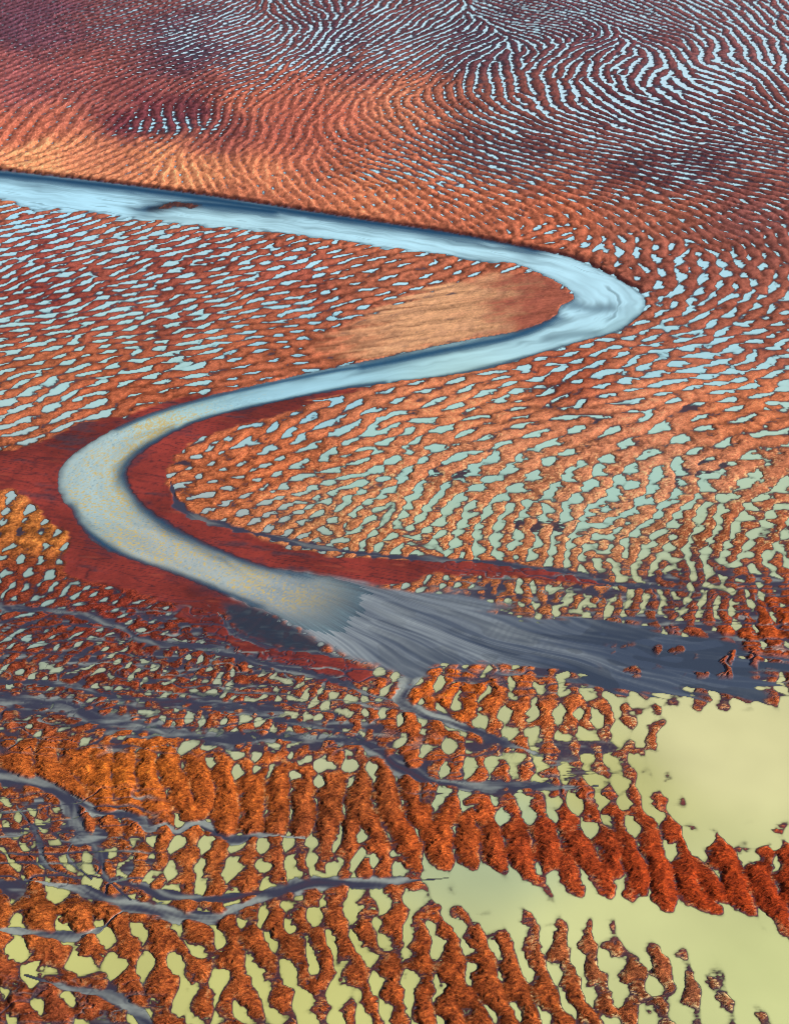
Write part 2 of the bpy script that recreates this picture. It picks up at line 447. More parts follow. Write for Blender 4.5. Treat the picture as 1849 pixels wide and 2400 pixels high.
CEN = [(-1000,330),(-150,417),(0,433),(220,462),(550,505),(851,548),(1100,592),(1320,640),(1430,700),(1380,760),(1117,828),(925,862),(605,928),(412,982),(280,1040),
       (218,1120),(260,1195),(380,1270),(560,1350),(720,1410),(900,1465),(1100,1500),(1300,1520),(1600,1545),(1849,1575),(2000,1590),(2800,1660)]
cxx, cyy = coarse(3)
cgx, cgy = ground(cxx, cyy)
cd, cs, cw = seg_dist(poly_ground(CEN, 6), cgx, cgy)
RIV_S, RIV_T = upsample(cs.astype(f32), 3), upsample((cd * cw).astype(f32), 3)
FAN = [(540,1395),(600,1345),(680,1340),(769,1352),(925,1381),(1062,1390),(1172,1428),(1282,1450),(1475,1456),(1585,1478),(1722,1490),(1849,1545),(2700,1610),(2700,1680),(1849,1582),
       (1804,1610),(1760,1642),(1600,1636),(1480,1622),(1365,1607),(1310,1572),(1145,1563),(1024,1563),(960,1600),(930,1575),(860,1556),(769,1512),(640,1440)]
d_fan = sdf(FAN) + 0.4 * fbm(X / 2.5, Y / 2.5, 75, 2) + 1.8 * perlin(X * .07, Y * .8 + X * .14, 76) * ss(800, 1100, PX)
INNER_BANK = [(760,935),(676,968),(560,1000),(470,1025),(415,1065),(393,1110),(400,1150),(430,1190),(470,1215),(560,1245),(700,1290),(850,1310),(1000,1313),(1180,1318),
              (1300,1340),(1450,1366),(1300,1364),(1150,1354),(1030,1347),(960,1362),(880,1372),(769,1351),(648,1330),(495,1275),(352,1190),(305,1122),(330,1060),(412,1010),(600,950)]
LEFT_BANK = [(-900,1160),(-150,1085),(0,1062),(100,1036),(200,990),(290,980),(260,1020),(160,1080),(136,1128),(170,1199),(192,1238),(302,1310),(484,1376),(560,1425),(511,1436),(440,1430),(374,1406),
             (275,1376),(192,1364),(152,1335),(150,1300),(165,1262),(125,1225),(80,1180),(40,1155),(0,1150),(-150,1160),(-900,1230)]
LOWER_BANK = [(505,1438),(560,1478),(640,1512),(760,1535),(830,1556),(880,1590),(800,1602),(700,1578),(600,1545),(540,1510),(440,1460),(400,1430)]
BAR = [(690,822),(790,775),(880,728),(970,695),(1094,655),(1235,642),(1300,662),(1350,699),(1318,718),(1308,737),(1266,760),(1211,780),(1117,795),(1035,812),(925,836),(840,845)]
NAVY = [(520,1412),(600,1425),(690,1475),(760,1520),(700,1525),(600,1500),(545,1460)]
d_inner, d_left, d_lower, d_bar, d_navy = (sdf(p) for p in (INNER_BANK, LEFT_BANK, LOWER_BANK, BAR, NAVY))
LAG1 = [(2700,1690),(1849,1598),(1790,1632),(1760,1650),(1640,1655),(1590,1690),(1590,1760),(1580,1810),(1560,1850),(1570,1900),(1610,1945),(1660,1965),(1760,1950),(1849,1945),(2700,1990)]
LAG2 = [(1000,2065),(1100,2045),(1255,2052),(1387,2074),(1502,2092),(1656,2126),(1804,2152),(2700,2330),(2700,2900),(1849,2400),(1770,2300),(1700,2240),(1560,2215),(1440,2170),(1330,2150),(1200,2140),(1100,2105)]
d_lag1, d_lag2 = sdf(LAG1), sdf(LAG2)
print("outlines", round(time.time() - T0, 1))

CREEKS = [  # course, half width (m), paleness
 ("pale grey silt creek leaving the fan around the orange island", [(1040,1562),(985,1575),(950,1605),(935,1640),(985,1668),(1060,1692),(1145,1728),(1233,1758),(1300,1785)], 1.35, .8),
 ("broad grey silt creek crossing left of the fan", [(-900,1610),(-150,1640),(0,1642),(137,1650),(220,1680),(330,1702),(430,1722),(522,1733),(620,1730),(714,1727),(824,1735),(879,1758),(925,1790),(1000,1825),(1100,1840),(1200,1840),(1310,1846),(1400,1842)], 1.7, .5),
 ("grey creek threading the small mounds above the broad creek", [(-900,1560),(-150,1590),(0,1598),(137,1603),(247,1630),(385,1642),(550,1652),(632,1682),(720,1700),(840,1722)], .95, .4),
 ("dark creek under the red bank, left of the fan", [(-900,1400),(-150,1420),(33,1426),(165,1437),(275,1465),(341,1502),(495,1520),(632,1558),(769,1588),(857,1625),(930,1645)], .9, .3),
 ("thin pale creek along the dark teal shallows below the river", [(511,1436),(525,1452),(550,1484),(632,1516),(769,1533),(860,1556)], .7, .5),
 ("grey creek running down beside the orange ridge, lower left", [(-900,1740),(-150,1800),(0,1822),(110,1844),(165,1880),(192,1943),(236,2009),(250,2058),(308,2110)], 1.15, .45),
 ("winding grey creek at the foot of the orange ridge", [(110,1844),(176,1871),(225,1905),(290,1908),(325,1920),(345,1945),(390,1932),(415,1952),(467,1930),(517,1959),(560,1970),(605,1957),(714,1965)], .75, .7),
 ("long rippled grey creek reaching the lower lagoon", [(60,2062),(192,2086),(302,2122),(385,2141),(495,2152),(560,2128),(660,2088),(769,2070),(925,2066),(1051,2058)], 1.15, .75),
 ("upper strand of the long rippled creek", [(200,2050),(300,2070),(385,2097),(495,2108),(577,2098),(690,2078)], .8, .4),
 ("pale grey creek round the big mound at the left edge", [(-900,2200),(-150,2185),(0,2181),(82,2187),(165,2197),(231,2180),(269,2152),(300,2126)], .8, .8),
 ("grey creek entering the bottom left corner", [(60,2285),(165,2317),(247,2333),(302,2355),(345,2400),(420,2520),(600,2750)], .75, .7),
 ("navy creek skirting the red inner bank", [(400,1130),(420,1185),(470,1215),(605,1252),(769,1286),(925,1306),(1117,1315),(1250,1330),(1340,1342),(1430,1368),(1557,1378),(1650,1392)], .85, .1),
 ("short grey creek left of the middle mounds", [(180,1960),(160,2010),(215,2060)], .7, .4),
 ("small grey creek among the lower left mounds", [(40,1890),(90,1960),(110,2030),(190,2060)], .6, .4),
]
creek_w = np.zeros((NR, NC), f32)
creek_s = np.zeros((NR, NC), f32)
creek_t = np.zeros((NR, NC), f32)
creek_p = np.zeros((NR, NC), f32)
creek_id = np.full((NR, NC), -1, np.int32)
meander = 0.45 * fbm(X / 2.0, Y / 2.0, 80, 2)
for k, (lab, course, hw, pale) in enumerate(CREEKS):
    hw = hw * (.72 if hw > .9 else .85)
    D, S, W = ribbon(course, hw * 3 + 2)
    q_ = poly_ground(course, 6)
    L_ = np.hypot(*np.diff(q_, axis=0).T).sum()
    hwv = hw * (0.85 + 0.5 * perlin(S / 6.0, S * 0 + k, 81)) * ss(-1.0, 7.0, S) * ss(-.5, 9.0, L_ - S) + meander * min(hw, 1.2) * 0.6
    w = ss(1.35, 0.65, D / np.maximum(hwv, .12) + .42 * np.clip(relief, -1.2, 1.4) + .15 * streak)
    m = w > creek_w
    creek_w = np.where(m, w, creek_w)
    creek_s = np.where(m, S + 31 * k, creek_s)
    creek_t = np.where(m, D * W, creek_t)
    creek_p = np.where(m, pale, creek_p)
    creek_id = np.where(m & (w > 0.5), k, creek_id)
# faint side rills in the braided area
rill_zone = (ss(1390, 1450, PY) * ss(1790, 1740, PY) * ss(980, 850, PX) + ss(1830, 1880, PY) * ss(2130, 2080, PY) * ss(420, 300, PX)
             + ss(1300, 1360, PY) * ss(1660, 1600, PY) * ss(950, 1100, PX) * .9 + ss(1700, 1760, PY) * ss(1900, 1850, PY) * ss(930, 1000, PX) * ss(1500, 1400, PX) * .8 + ss(2260, 2330, PY) * ss(420, 300, PX) * .6).clip(0, 1)
rv = np.abs(perlin(X / 9.0 + 0.5 * wob2, Y / 3.2, 90))
rv2 = np.abs(perlin(X / 5.0 + 0.3 * wob, Y / 2.1, 91))
rill = (ss(.10, .03, rv) + .8 * ss(.07, .02, rv2)).clip(0, 1) * rill_zone
print("creeks", round(time.time() - T0, 1))

lag = np.minimum(d_lag1, d_lag2)
LEVEL = LEVEL - .02 * ss(480, 400, PY) * ss(.7, .4, LEVEL) - .14 * ss(470, 520, PY) * ss(1130, 1000, PY) * ss(.9, .6, LEVEL) + .35 * ss(.35, .75, LEVEL) * ss(1500, 1600, PY) - .18 * ss(1080, 1150, PY) * ss(560, 700, PX) + .14 * ss(2130, 2180, PY) * ss(300, 450, PX) + .16 * ss(1550, 1650, PY) * ss(.2, .6, LEVEL) - .08 * ss(1550, 1650, PY) * ss(.4, .1, LEVEL)
LEVEL = LEVEL + ((.26 + .22 * ss(470, 540, PY) * ss(1330, 1250, PY)) * fbm(X / 16, Y / 11, 58, 2) + .22 * ss(1350, 1500, PY) * fbm(X / 6, Y / 6, 59, 2)) * ss(1.2, .7, LEVEL)
lag = lag + 2.2 * fbm(X / 7, Y / 7, 56, 2)
level = LEVEL - 3.2 * ss(3.0, -5, lag + .8 * wob2)
HT = AMP * (relief + level + 0.22)
# banks: smooth wet mud
bank_d = np.minimum(np.minimum(d_inner, d_left), d_lower) + 0.45 * fbm(X / 3, Y / 3, 95, 2) + .6 * perlin(X * .16, Y * .9, 96)
bank_w = ss(0.5, -0.4, bank_d)
bank_w = np.maximum(bank_w, ss(2.2, 1.2, d_riv) * ss(930, 960, PY + .05 * PX) * ss(1450, 1400, PY) * ss(900, 800, PX))
bbump = perlin(X * .35, Y * 1.1 + X * .2, 99) + .6 * perlin(X * .9, Y * 2.6, 100)
bar_w = ss(1.5, -1.5, d_bar + 0.8 * wob2 + 2.2 * perlin(X * .04, Y * .5 - X * .15, 98) * ss(1150, 1000, PX))
navy_w = ss(0.8, -0.8, d_navy)
bank_h = (.022 + .075 * ss(-.2, 5, d_riv + .8 * wob2)) + 0.02 * wob2 + 0.008 * streak + .02 * relief * ss(2.5, 7, d_riv) + .012 * bbump

HT = HT * (1 - bank_w) + bank_h * bank_w
bar_h = 0.085 + (.075 - .06 * ss(1080, 1180, PX)) * perlin(X * .07 + Y * .05 + .4 * wob2, Y * .55 - X * .17, 97) + 0.015 * streak + 0.02 * rip
HT = HT * (1 - bar_w) + bar_h * bar_w
# dry levee on the far side of the river
dn, sn, wn_ = seg_dist(poly_ground(NORTH[:12], 5), cgx, cgy)
d_north = upsample(dn.astype(f32), 3)
HT = HT + 0.22 * ss(7, 0.5, d_north) * (d_riv > 0) * ss(0, 1.2, d_riv)
# creeks and rills
riv0 = ss(0.25, -0.25, d_riv)
cr_bed = 0.012 + 0.012 * perlin(creek_s * .3, creek_t * 2.2, 101) + 0.002 * np.sin(creek_s * 7 + 3 * wob)
HT = HT * (1 - creek_w) + cr_bed * creek_w
HT = HT * (1 - .9 * rill) + (-0.002 + 0.015 * wob) * .9 * rill
silt_fill = rill_zone * ss(-.25, .25, perlin(X / 7, Y / 3.5, 92) + .08 * streak - .24) * ss(.035, .0, HT) * (1 - riv0)
HT = HT + (np.maximum(HT, .006 + .006 * streak) - HT) * ss(.15, .5, silt_fill)
# drained troughs: dark mud left where the water has run off
dz = np.maximum(ss(.1, .3, perlin(X / 13 + .3 * wob2, Y / 7, 93) + .1 * streak - .2) * ss(900, 980, PY) * ss(1320, 1250, PY),
                ss(900, 960, PY) * ss(1090, 1050, PY) * ss(850, 1000, PX) * ss(.05, .3, perlin(X / 8, Y / 6, 94)))
dz = .6 * dz * (1 - riv0) * (1 - creek_w) * ss(.2, .5, perlin(X / 20, Y / 12, 89) + .2)
dz_fill = dz * ss(.03, .0, HT)
HT = HT + (np.maximum(HT, .004 + .004 * streak) - HT) * ss(.25, .6, dz)
# fan
apx, apy = ground(430, 1265)
rho = np.hypot(X - f32(apx), Y - f32(apy))
the = np.arctan2(Y - f32(apy), X - f32(apx)) + .03 * fbm(X / 22, Y / 12, 113, 2)
ridge = lambda n: 1 - np.abs(n) * 2.2
d_fan = d_fan + 1.8 * (np.abs(perlin(rho * .035, the * 42, 115)) * 2.2 - .45) * ss(1150, 1650, PX)
fan_w = ss(1.0, -0.8, d_fan)
mounds = ss(1390, 1480, PX) * ss(1500, 1520, PY) * ss(1596, 1580, PY) * ss(1820, 1740, PX)
fan_keep = fan_w * (1 - mounds * ss(-.05, .2, perlin(X / 5, Y / 4, 116) + .3 * wob2) * ss(.3, .7, relief + .15 + .5 * wob))
fan_str = .45 * perlin(rho * .03, the * 14, 110) + .22 * perlin(rho * .06, the * 46, 114) + .24 * np.clip(ridge(1.6 * perlin(rho * .045 + 3 + .3 * wob2, the * 60, 111)), -1, 1) + .14 * perlin(rho * .15, the * 80, 112) - .2
fan_rip = np.sin(rho * 6.5 + 1.2 * wob + 1.2 * wob2) * ss(-.2, .5, wob2)
fan_bed = 0.016 + 0.002 * fan_str + 0.002 * fan_rip
HT = HT * (1 - fan_keep) + fan_bed * fan_keep
HT = HT * (1 - navy_w) + (0.012 + 0.012 * wob2) * navy_w
# river bed
riv_end = ss(560, 960, PX + .8 * (PY - 1400) + 40 * fan_str) * ss(1300, 1370, PY)                  # the river thins out over the fan
riv_depth = (0.03 + 0.5 * ss(0, 3.5, -d_riv)) * (1 - riv_end) ** 2 - 0.015 * riv_end
riv_in = ss(0.25, -0.25, d_riv) * (1 - ss(.75, 1, riv_end))
HT = HT * (1 - riv_in) + (-riv_depth + 0.03 * fan_str * riv_end) * riv_in
# islets in the upper river
D, S, W = ribbon([(375,487),(410,478),(445,482)], 6)
islet = ss(4.0, 2.0, D)
HT = HT + 0.65 * ss(3.2, .5, D + 1.2 * wob2 + wob * .8) * (d_riv < 0)
# fine lumpiness of the drained mud
dryw = ss(0.0, 0.06, HT) * (1 - np.maximum.reduce([bank_w, creek_w, fan_keep, .6 * bar_w, navy_w]))
near = ss(250, 130, Y)
wx_, wy_ = X + .25 * wob, Y + .22 * X + .35 * wob
lump = perlin(wx_ * 1.1, wy_ * 3.4, 120) + .8 * perlin(wx_ * 2.0, wy_ * 5.2, 121) + .4 * wob
HT = HT + dryw * (0.044 * near + 0.022) * lump
HT = HT.astype(f32)
print("height", round(time.time() - T0, 1), "water share", float((HT < 0).mean()))

# ------------------------------------------------------------------ colours of the mud
TONE = [
 (60,60,112,68,78),(60,200,155,85,80),(50,320,212,114,84),(100,390,250,160,105),(400,400,242,150,98),(300,282,120,55,62),(430,286,105,50,60),(560,292,135,68,64),(700,300,175,90,72),(600,400,228,134,90),(600,250,205,115,85),
 (450,120,90,58,70),(800,100,88,55,66),(1100,100,88,55,64),(1400,60,115,66,70),(1700,100,138,84,80),(1500,250,105,58,60),(1200,350,118,66,60),(900,250,224,134,96),(750,300,195,105,78),
 (1600,400,98,52,54),(1100,480,204,114,78),(900,480,228,132,88),(1300,520,204,110,74),(1500,520,176,100,74),(1750,520,148,85,74),(1600,640,158,86,66),(1750,800,172,95,70),(1300,880,176,90,60),
 (1100,960,228,138,90),(1500,980,232,142,98),(1750,960,218,124,78),(1200,1100,214,134,92),(1600,1100,222,144,104),(1400,1230,210,142,102),(1750,1250,175,95,60),(800,1200,212,134,90),
 (600,1080,208,112,68),(1100,1290,194,112,72),(1300,1390,176,104,68),(1650,1380,126,62,48),(1600,1550,120,58,44),(1820,1450,190,80,36),(100,560,158,76,64),(400,600,156,76,60),(700,650,170,85,64),(900,680,186,106,74),
 (100,700,148,66,54),(400,750,158,80,60),(600,800,190,104,68),(150,880,194,108,68),(350,930,188,98,62),(100,1270,210,124,60),(60,1400,138,60,44),(250,1420,146,55,44),(200,1550,128,50,36),(400,1540,128,48,36),
 (500,1600,152,66,42),(750,1640,152,70,46),(100,1700,128,60,48),(100,1770,196,98,44),(300,1820,220,114,44),(500,1870,200,98,44),(800,1850,175,88,48),(1100,1620,222,106,40),(1250,1680,196,98,54),
 (1400,1740,165,84,54),(1000,1950,186,84,40),(1300,1980,168,66,34),(1500,2040,178,66,30),(1700,2080,178,64,26),(1830,2120,172,60,26),(100,1950,146,70,48),(400,2030,172,90,48),(700,2000,162,80,48),
 (150,2130,176,90,44),(100,2350,148,70,44),(500,2230,172,84,44),(700,2300,158,75,40),(1000,2280,172,80,40),(1250,2350,168,80,40),(1400,2270,158,88,58),(1700,2330,138,80,58)]
TN = np.array(TONE, float)
COL = warped(idw(TN[:, :2], lin(TN[:, 2:]), soft=60, power=1.6).astype(f32), 8, 70 * fbm(X / 26, Y / 26, 170, 3) + 25 * wob2, 30 * fbm(X / 26, Y / 26, 173, 3) + 10 * wob2)
n_big = fbm(X / 14, Y / 14, 130, 3)
n_mid = fbm(X / 1.1, Y / 1.7, 133, 3)
n_fin = .9 * lump + .5 * perlin(X * 4.5, Y * 7.5, 137)
far = ss(200, 330, Y)
grain = perlin(X / .8, Y / 2.6, 138) + .7 * perlin(X / .45, Y / 1.4, 139)
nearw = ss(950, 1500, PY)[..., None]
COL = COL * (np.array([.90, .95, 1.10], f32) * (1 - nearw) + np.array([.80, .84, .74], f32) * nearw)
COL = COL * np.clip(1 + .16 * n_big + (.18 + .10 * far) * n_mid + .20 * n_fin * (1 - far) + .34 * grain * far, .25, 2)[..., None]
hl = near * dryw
COL = blend(COL, lin((70, 24, 20)), .60 * hl * ss(.15, 1.0, -lump))  # painted shade in the pits between near lumps
COL = COL * (1 + (hl * ss(.1, 1.0, lump))[..., None] * np.array([.45, .55, .35], f32))  # painted highlight on the lump tops
height_tone = ss(-.7, 1.2, relief + .25 * n_mid)  # tone follows ripple height: darker low down, paler towards the crests
height_w = ss(1.6, .9, LEVEL)
COL = COL * (1 - height_w * (.5 - .72 * height_tone) * 1.0)[..., None]
lit_brink = np.exp(-((q1 - .53) / .05) ** 2) * ss(.15, .5, mag / np.median(mag))  # sunlit crest edge painted as a paler line on the far ripples
COL = COL * (1 + .75 * lit_brink * ss(.6, 1.2, LEVEL) * ss(560, 480, PY))[..., None]


# straw coloured crusts on low mounds
straw_zone = (ss(1000, 1120, PY) * ss(1330, 1250, PY) * ss(600, 900, PX) + .7 * ss(2150, 2230, PY) * ss(1150, 1350, PX)
              + .6 * ss(1640, 1700, PY) * ss(1860, 1800, PY) * ss(1100, 1200, PX) + .35 * ss(1450, 1600, PY)).clip(0, 1)
straw = ss(.15, .8, n_fin + .6 * n_mid) * straw_zone * ss(.20, .08, HT)
COL = blend(COL, lin((226, 196, 140)), .75 * straw)
# tan bar with pale streaks
bs = .9 * perlin(X * .05 + Y * .03, Y * .6 - X * .18 + .5 * wob2, 140) + .6 * perlin(X * .10, Y * 1.5 - X * .42 + .5 * wob2, 141) + .3 * n_mid
tan = lin((208, 154, 114))[None, None] * np.clip(1 + .42 * bs + .2 * n_fin, .2, 2)[..., None]
tip = ss(1080, 1260, PX + 60 * wob2 + 50 * bs)
tan = tan * (1 - tip[..., None]) + lin((158, 88, 70)) * (1 + .25 * bs + .2 * n_fin)[..., None] * tip[..., None]
bw_ = (bar_w * ss(690, 980, PX + 60 * bs))[..., None]
COL = COL * (1 - bw_) + tan * bw_
# red banks
bb = perlin(X * .10, Y * .45 + X * .1 + .3 * wob2, 145) + .4 * perlin(X * .3, Y * 1.2 + .3 * wob2, 146)
ph_ = ss(-.2, .9, perlin(X * .06, Y * .16, 147))
redc = lin((136, 50, 41))[None, None] * np.clip(1 + .16 * bb + .45 * n_big + .08 * n_fin, .3, 2)[..., None]
redc = blend(redc, lin((60, 52, 62)), (.7 * ss(.45, 1.0, bb + .6 * ph_ + .15 * n_mid)))
flow = ridge(1.5 * perlin(X * .11 + .35 * wob2, Y * .8 + X * .22, 148))
flow2 = ridge(1.5 * perlin(X * .2 + .35 * wob2, Y * 1.7 + X * .4, 149))
redc = blend(redc, lin((64, 30, 36)), .55 * ss(.55, 1.0, flow) + .3 * ss(.6, 1.0, flow2))
redc = blend(redc, lin((190, 92, 66)), .35 * ss(.5, 1.0, -bb))
COL = COL * (1 - bank_w[..., None]) + redc * bank_w[..., None]
# wet dark rim near standing water and in drained troughs
dzone = ss(.35, .7, LEVEL) * ss(1.15, .9, LEVEL) * ss(850, 930, PY) * ss(1120, 1080, PY) * ss(900, 1000, PX)
fzone = ss(480, 400, PY) * ss(1.0, .5, LEVEL)
wet = ss(0.06 - .02 * LOW + .05 * dzone + .10 * fzone, 0.004 + .03 * dzone + .01 * fzone, HT) * (1 - .55 * np.maximum(bank_w, 0))
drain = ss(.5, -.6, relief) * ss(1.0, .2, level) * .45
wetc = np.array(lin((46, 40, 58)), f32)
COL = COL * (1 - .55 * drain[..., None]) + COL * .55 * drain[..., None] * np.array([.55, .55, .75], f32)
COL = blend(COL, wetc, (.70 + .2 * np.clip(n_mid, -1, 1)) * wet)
# silt grey of creeks, rills and fan
ct_ = creek_t + .7 * perlin(creek_s * .22, creek_t * .3, 153) + .25 * wob2
cst = .9 * perlin(creek_s * .13, ct_ * .75, 150) + .35 * np.clip(ridge(perlin(creek_s * .07, ct_ * .8, 151)), -1, 1) + .2 * perlin(creek_s * .5, ct_ * 2.2, 152) - .05
csin = .5 + .5 * np.sin(creek_s * 9 + 2.0 * wob + creek_t * 3)
cpale = (ss(-.15, .75, cst + .55 * (creek_p - .5) + .08 * (csin - .5) * creek_p) * (.3 + .6 * creek_p)).clip(0, 1)
crc = blend(np.broadcast_to(np.array(lin((58, 58, 76)), f32), COL.shape), lin((168, 176, 168)), cpale * ss(.35, .95, creek_w))
crc = blend(crc, lin((92, 40, 42)), .7 * ss(.35, .8, -cst) * (1 - creek_p))
COL = COL * (1 - creek_w[..., None]) + crc * creek_w[..., None]
rl = blend(np.broadcast_to(np.array(lin((58, 58, 76)), f32), COL.shape), lin((140, 148, 146)), ss(.05, .8, perlin(X * .2 + .3 * wob2, Y * .8, 156) + .4 * perlin(X * .5, Y * 2.2, 157)))
COL = blend(COL, lin((38, 40, 58)), .85 * dz_fill)
rsf = np.maximum(.9 * rill, .92 * silt_fill)[..., None]
COL = COL * (1 - rsf) + rl * rsf
fp = .45 * ss(1500, 800, PX) + .5 * ss(950, 620, PX)
frip = fan_rip * ss(-.3, .4, fan_str)
fpale = ss(-.25, 1.2, .6 * fan_str + .75 * fp + .05 * frip + .05)
edge_low = np.exp(-((RIV_T + (6.3 - (1300 - PX) * .003)) / 1.0) ** 2) * ss(1000, 1100, PX)     # brighter strand on the near side
fc = blend(np.broadcast_to(np.array(lin((64, 75, 95)), f32), COL.shape), lin((172, 182, 186)), fpale)
plate = ss(.0, .12, perlin(rho * .10 + .5 * wob2, the * 26, 155))
fc = fc * (1 - .25 * plate[..., None] * (1 - fp[..., None]))
COL = COL * (1 - fan_keep[..., None]) + fc * fan_keep[..., None]
COL = blend(COL, lin((42, 52, 66)), navy_w * (.85 + .15 * np.clip(wob2, -1, 1)))
bed = ss(0.02, -0.10, HT)
COL = blend(COL, lin((16, 78, 116)), (bed * riv_in * ss(.3, 0, riv_end)))
COL = blend(COL, lin((40, 44, 58)), bed * (1 - riv_in) * .8 * (1 - fan_keep))
# dark weedy scarp under the far bank
scarp = ss(2.0, 0.3, d_riv + .3 * wob) * ss(9, 3, d_north) * (d_riv > -.3)
COL = blend(COL, lin((62, 24, 30)), .85 * scarp)
COL = blend(COL, lin((48, 34, 44)), .85 * islet * (d_riv < 0))
COL = np.clip(COL, .004, .8).astype(f32)
WETM = np.maximum.reduce([wet, silt_fill, dz_fill, creek_w, fan_keep, .45 * bank_w, rill, navy_w]).astype(f32)
PIT = (dryw * (1 - bar_w * .5)).astype(f32)

# ------------------------------------------------------------------ colours and clarity of the water, with far sky reflection painted in
WAT = np.array([
 (600,80,198,226,240),(1500,200,194,226,240),(200,470,172,220,240),(900,560,176,220,236),(1400,700,174,216,232),(700,885,152,196,212),(300,600,172,210,220),(300,850,166,204,204),
 (220,1120,172,196,198),(450,1300,172,184,184),(700,1430,160,172,178),(1500,800,162,204,214),(1000,1100,166,204,194),(1500,1150,172,208,194),(1000,1230,180,208,184),(1700,1250,190,208,174),
 (1600,1420,194,198,154),(100,1400,158,186,180),(300,1600,180,190,160),(800,1650,190,194,154),(1200,1600,194,198,148),(1700,1750,220,217,162),(1400,1850,198,198,132),
 (300,1950,194,198,142),(1500,2180,210,214,152),(1750,2300,208,214,150),(600,2250,204,204,128),(100,2200,204,204,128),(1200,1950,180,194,154)], float)
WCOL = upsample(idw(WAT[:, :2], lin(WAT[:, 2:]), soft=60).astype(f32), 8)  # near tints are silt, far ones also hold the sky's pale reflection
rt_ = RIV_T + .8 * wob2
wv = perlin(RIV_S * .06, rt_ * .4, 160) + .5 * perlin(RIV_S * .15, rt_ * 1.1, 161)
WCOL = WCOL * (1 + .26 * ss(1250, 850, PY))[..., None]  # far water brightened further, as painted sky reflection
WCOL = WCOL * (1 + (.12 + .10 * ss(850, 780, PY)) * wv * (d_riv < 1) + (.04 + .07 * ss(1550, 1700, PY)) * n_big)[..., None]
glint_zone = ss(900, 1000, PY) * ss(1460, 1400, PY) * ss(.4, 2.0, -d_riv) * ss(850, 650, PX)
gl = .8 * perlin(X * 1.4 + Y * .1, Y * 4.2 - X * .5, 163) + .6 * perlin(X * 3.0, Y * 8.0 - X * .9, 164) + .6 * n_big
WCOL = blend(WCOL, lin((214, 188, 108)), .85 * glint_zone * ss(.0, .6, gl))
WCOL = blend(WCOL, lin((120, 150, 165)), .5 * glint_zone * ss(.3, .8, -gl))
clear = np.zeros((NR, NC), f32)
for course, hw, amt in [
    ([(-1000,305),(-100,398),(0,408),(220,432),(440,460),(660,492),(925,530),(1150,562),(1250,584)], 4.2, 1.0),
    ([(1300,745),(1211,786),(1117,806),(1035,822),(925,846),(850,860)], 2.3, .95), ([(850,860),(769,872),(550,918),(385,960),(275,1003)], 1.1, .9),
    ([(900,898),(769,917),(495,977),(412,1010)], .9, .9), ([(412,1012),(341,1054),(303,1100),(304,1130),(352,1194),(429,1244),(577,1310),(720,1345)], 1.9, .95),
    ([(160,1190),(192,1238),(302,1310),(484,1376),(600,1424)], 1.1, .95),
    ([(355,488),(440,478),(520,482),(640,496)], 4.2, 1.0),
    ([(1500,740),(1447,778),(1255,833),(1035,885),(925,896)], .8, .8),
    ([(1330,708),(1375,722),(1430,722)], 2.6, .6), ([(1290,792),(1340,785),(1390,780)], 2.0, .5), ([(1080,608),(1180,622),(1250,645)], 2.2, .6)]:
    D, S, W = ribbon(course, hw * 3)
    clear = np.maximum(clear, amt * np.exp(-(D * (1 + .35 * wv) / hw) ** 2))
shallow_feather = np.maximum(ss(-.2, .9, wv + .4 * streak) * ss(4, 0, -d_riv) * ss(700, 600, PY) * .4, .55 * ss(.35, .95, wv) * ss(830, 780, PY))
OPQ = (1 - np.exp(-np.maximum(-HT, 0) / np.where(d_riv < 0, .06, .022))) * (1 - np.maximum(clear, shallow_feather) * (d_riv < .5))
OPQ = (OPQ * (1 - .85 * riv_end * (d_riv < .5))).astype(f32)
print("colour", round(time.time() - T0, 1))


# ------------------------------------------------------------------ materials
def new_mat(name):
    m = bpy.data.materials.new(name)
    m.use_nodes = True
    nt = m.node_tree
    nt.nodes.clear()
    return m, nt, nt.nodes.new("ShaderNodeOutputMaterial")


def attr(nt, name):
    n = nt.nodes.new("ShaderNodeAttribute")
    n.attribute_name = name
    return n


def math_node(nt, op, a, b):
    n = nt.nodes.new("ShaderNodeMath")
    n.operation = op
    for i, v in enumerate((a, b)):
        if isinstance(v, (int, float)):
            n.inputs[i].default_value = v
        else:
            nt.links.new(v, n.inputs[i])
    return n.outputs[0]


def noise(nt, coord, scale, detail=2.0, sc=None):
    n = nt.nodes.new("ShaderNodeTexNoise")
    n.inputs["Scale"].default_value = scale
    n.inputs["Detail"].default_value = detail
    if sc is not None:
        mp = nt.nodes.new("ShaderNodeMapping")
        mp.inputs["Scale"].default_value = sc
        nt.links.new(coord, mp.inputs["Vector"])
        coord = mp.outputs[0]
    nt.links.new(coord, n.inputs["Vector"])
    return n.outputs["Fac"]


GAIN = 0.95
mud, nt, out = new_mat("mud")
geo = nt.nodes.new("ShaderNodeNewGeometry")
pos = geo.outputs["Position"]
bs_ = nt.nodes.new("ShaderNodeBsdfPrincipled")
tone, wetn, pit = attr(nt, "tone"), attr(nt, "wet"), attr(nt, "pit")
g1 = noise(nt, pos, 4.0, 3.0, (.8, 2.2, 1.0))
g2 = noise(nt, pos, 13.0, 2.0)
v = math_node(nt, 'ADD', math_node(nt, 'MULTIPLY', g1, .9), math_node(nt, 'MULTIPLY', g2, .9))     # about 0.8
v = math_node(nt, 'ADD', math_node(nt, 'MULTIPLY', math_node(nt, 'SUBTRACT', v, .9), pit.outputs["Fac"]), GAIN)
vm = nt.nodes.new("ShaderNodeVectorMath")
vm.operation = 'SCALE'
nt.links.new(tone.outputs["Color"], vm.inputs[0])
nt.links.new(v, vm.inputs["Scale"])
nt.links.new(vm.outputs[0], bs_.inputs["Base Color"])
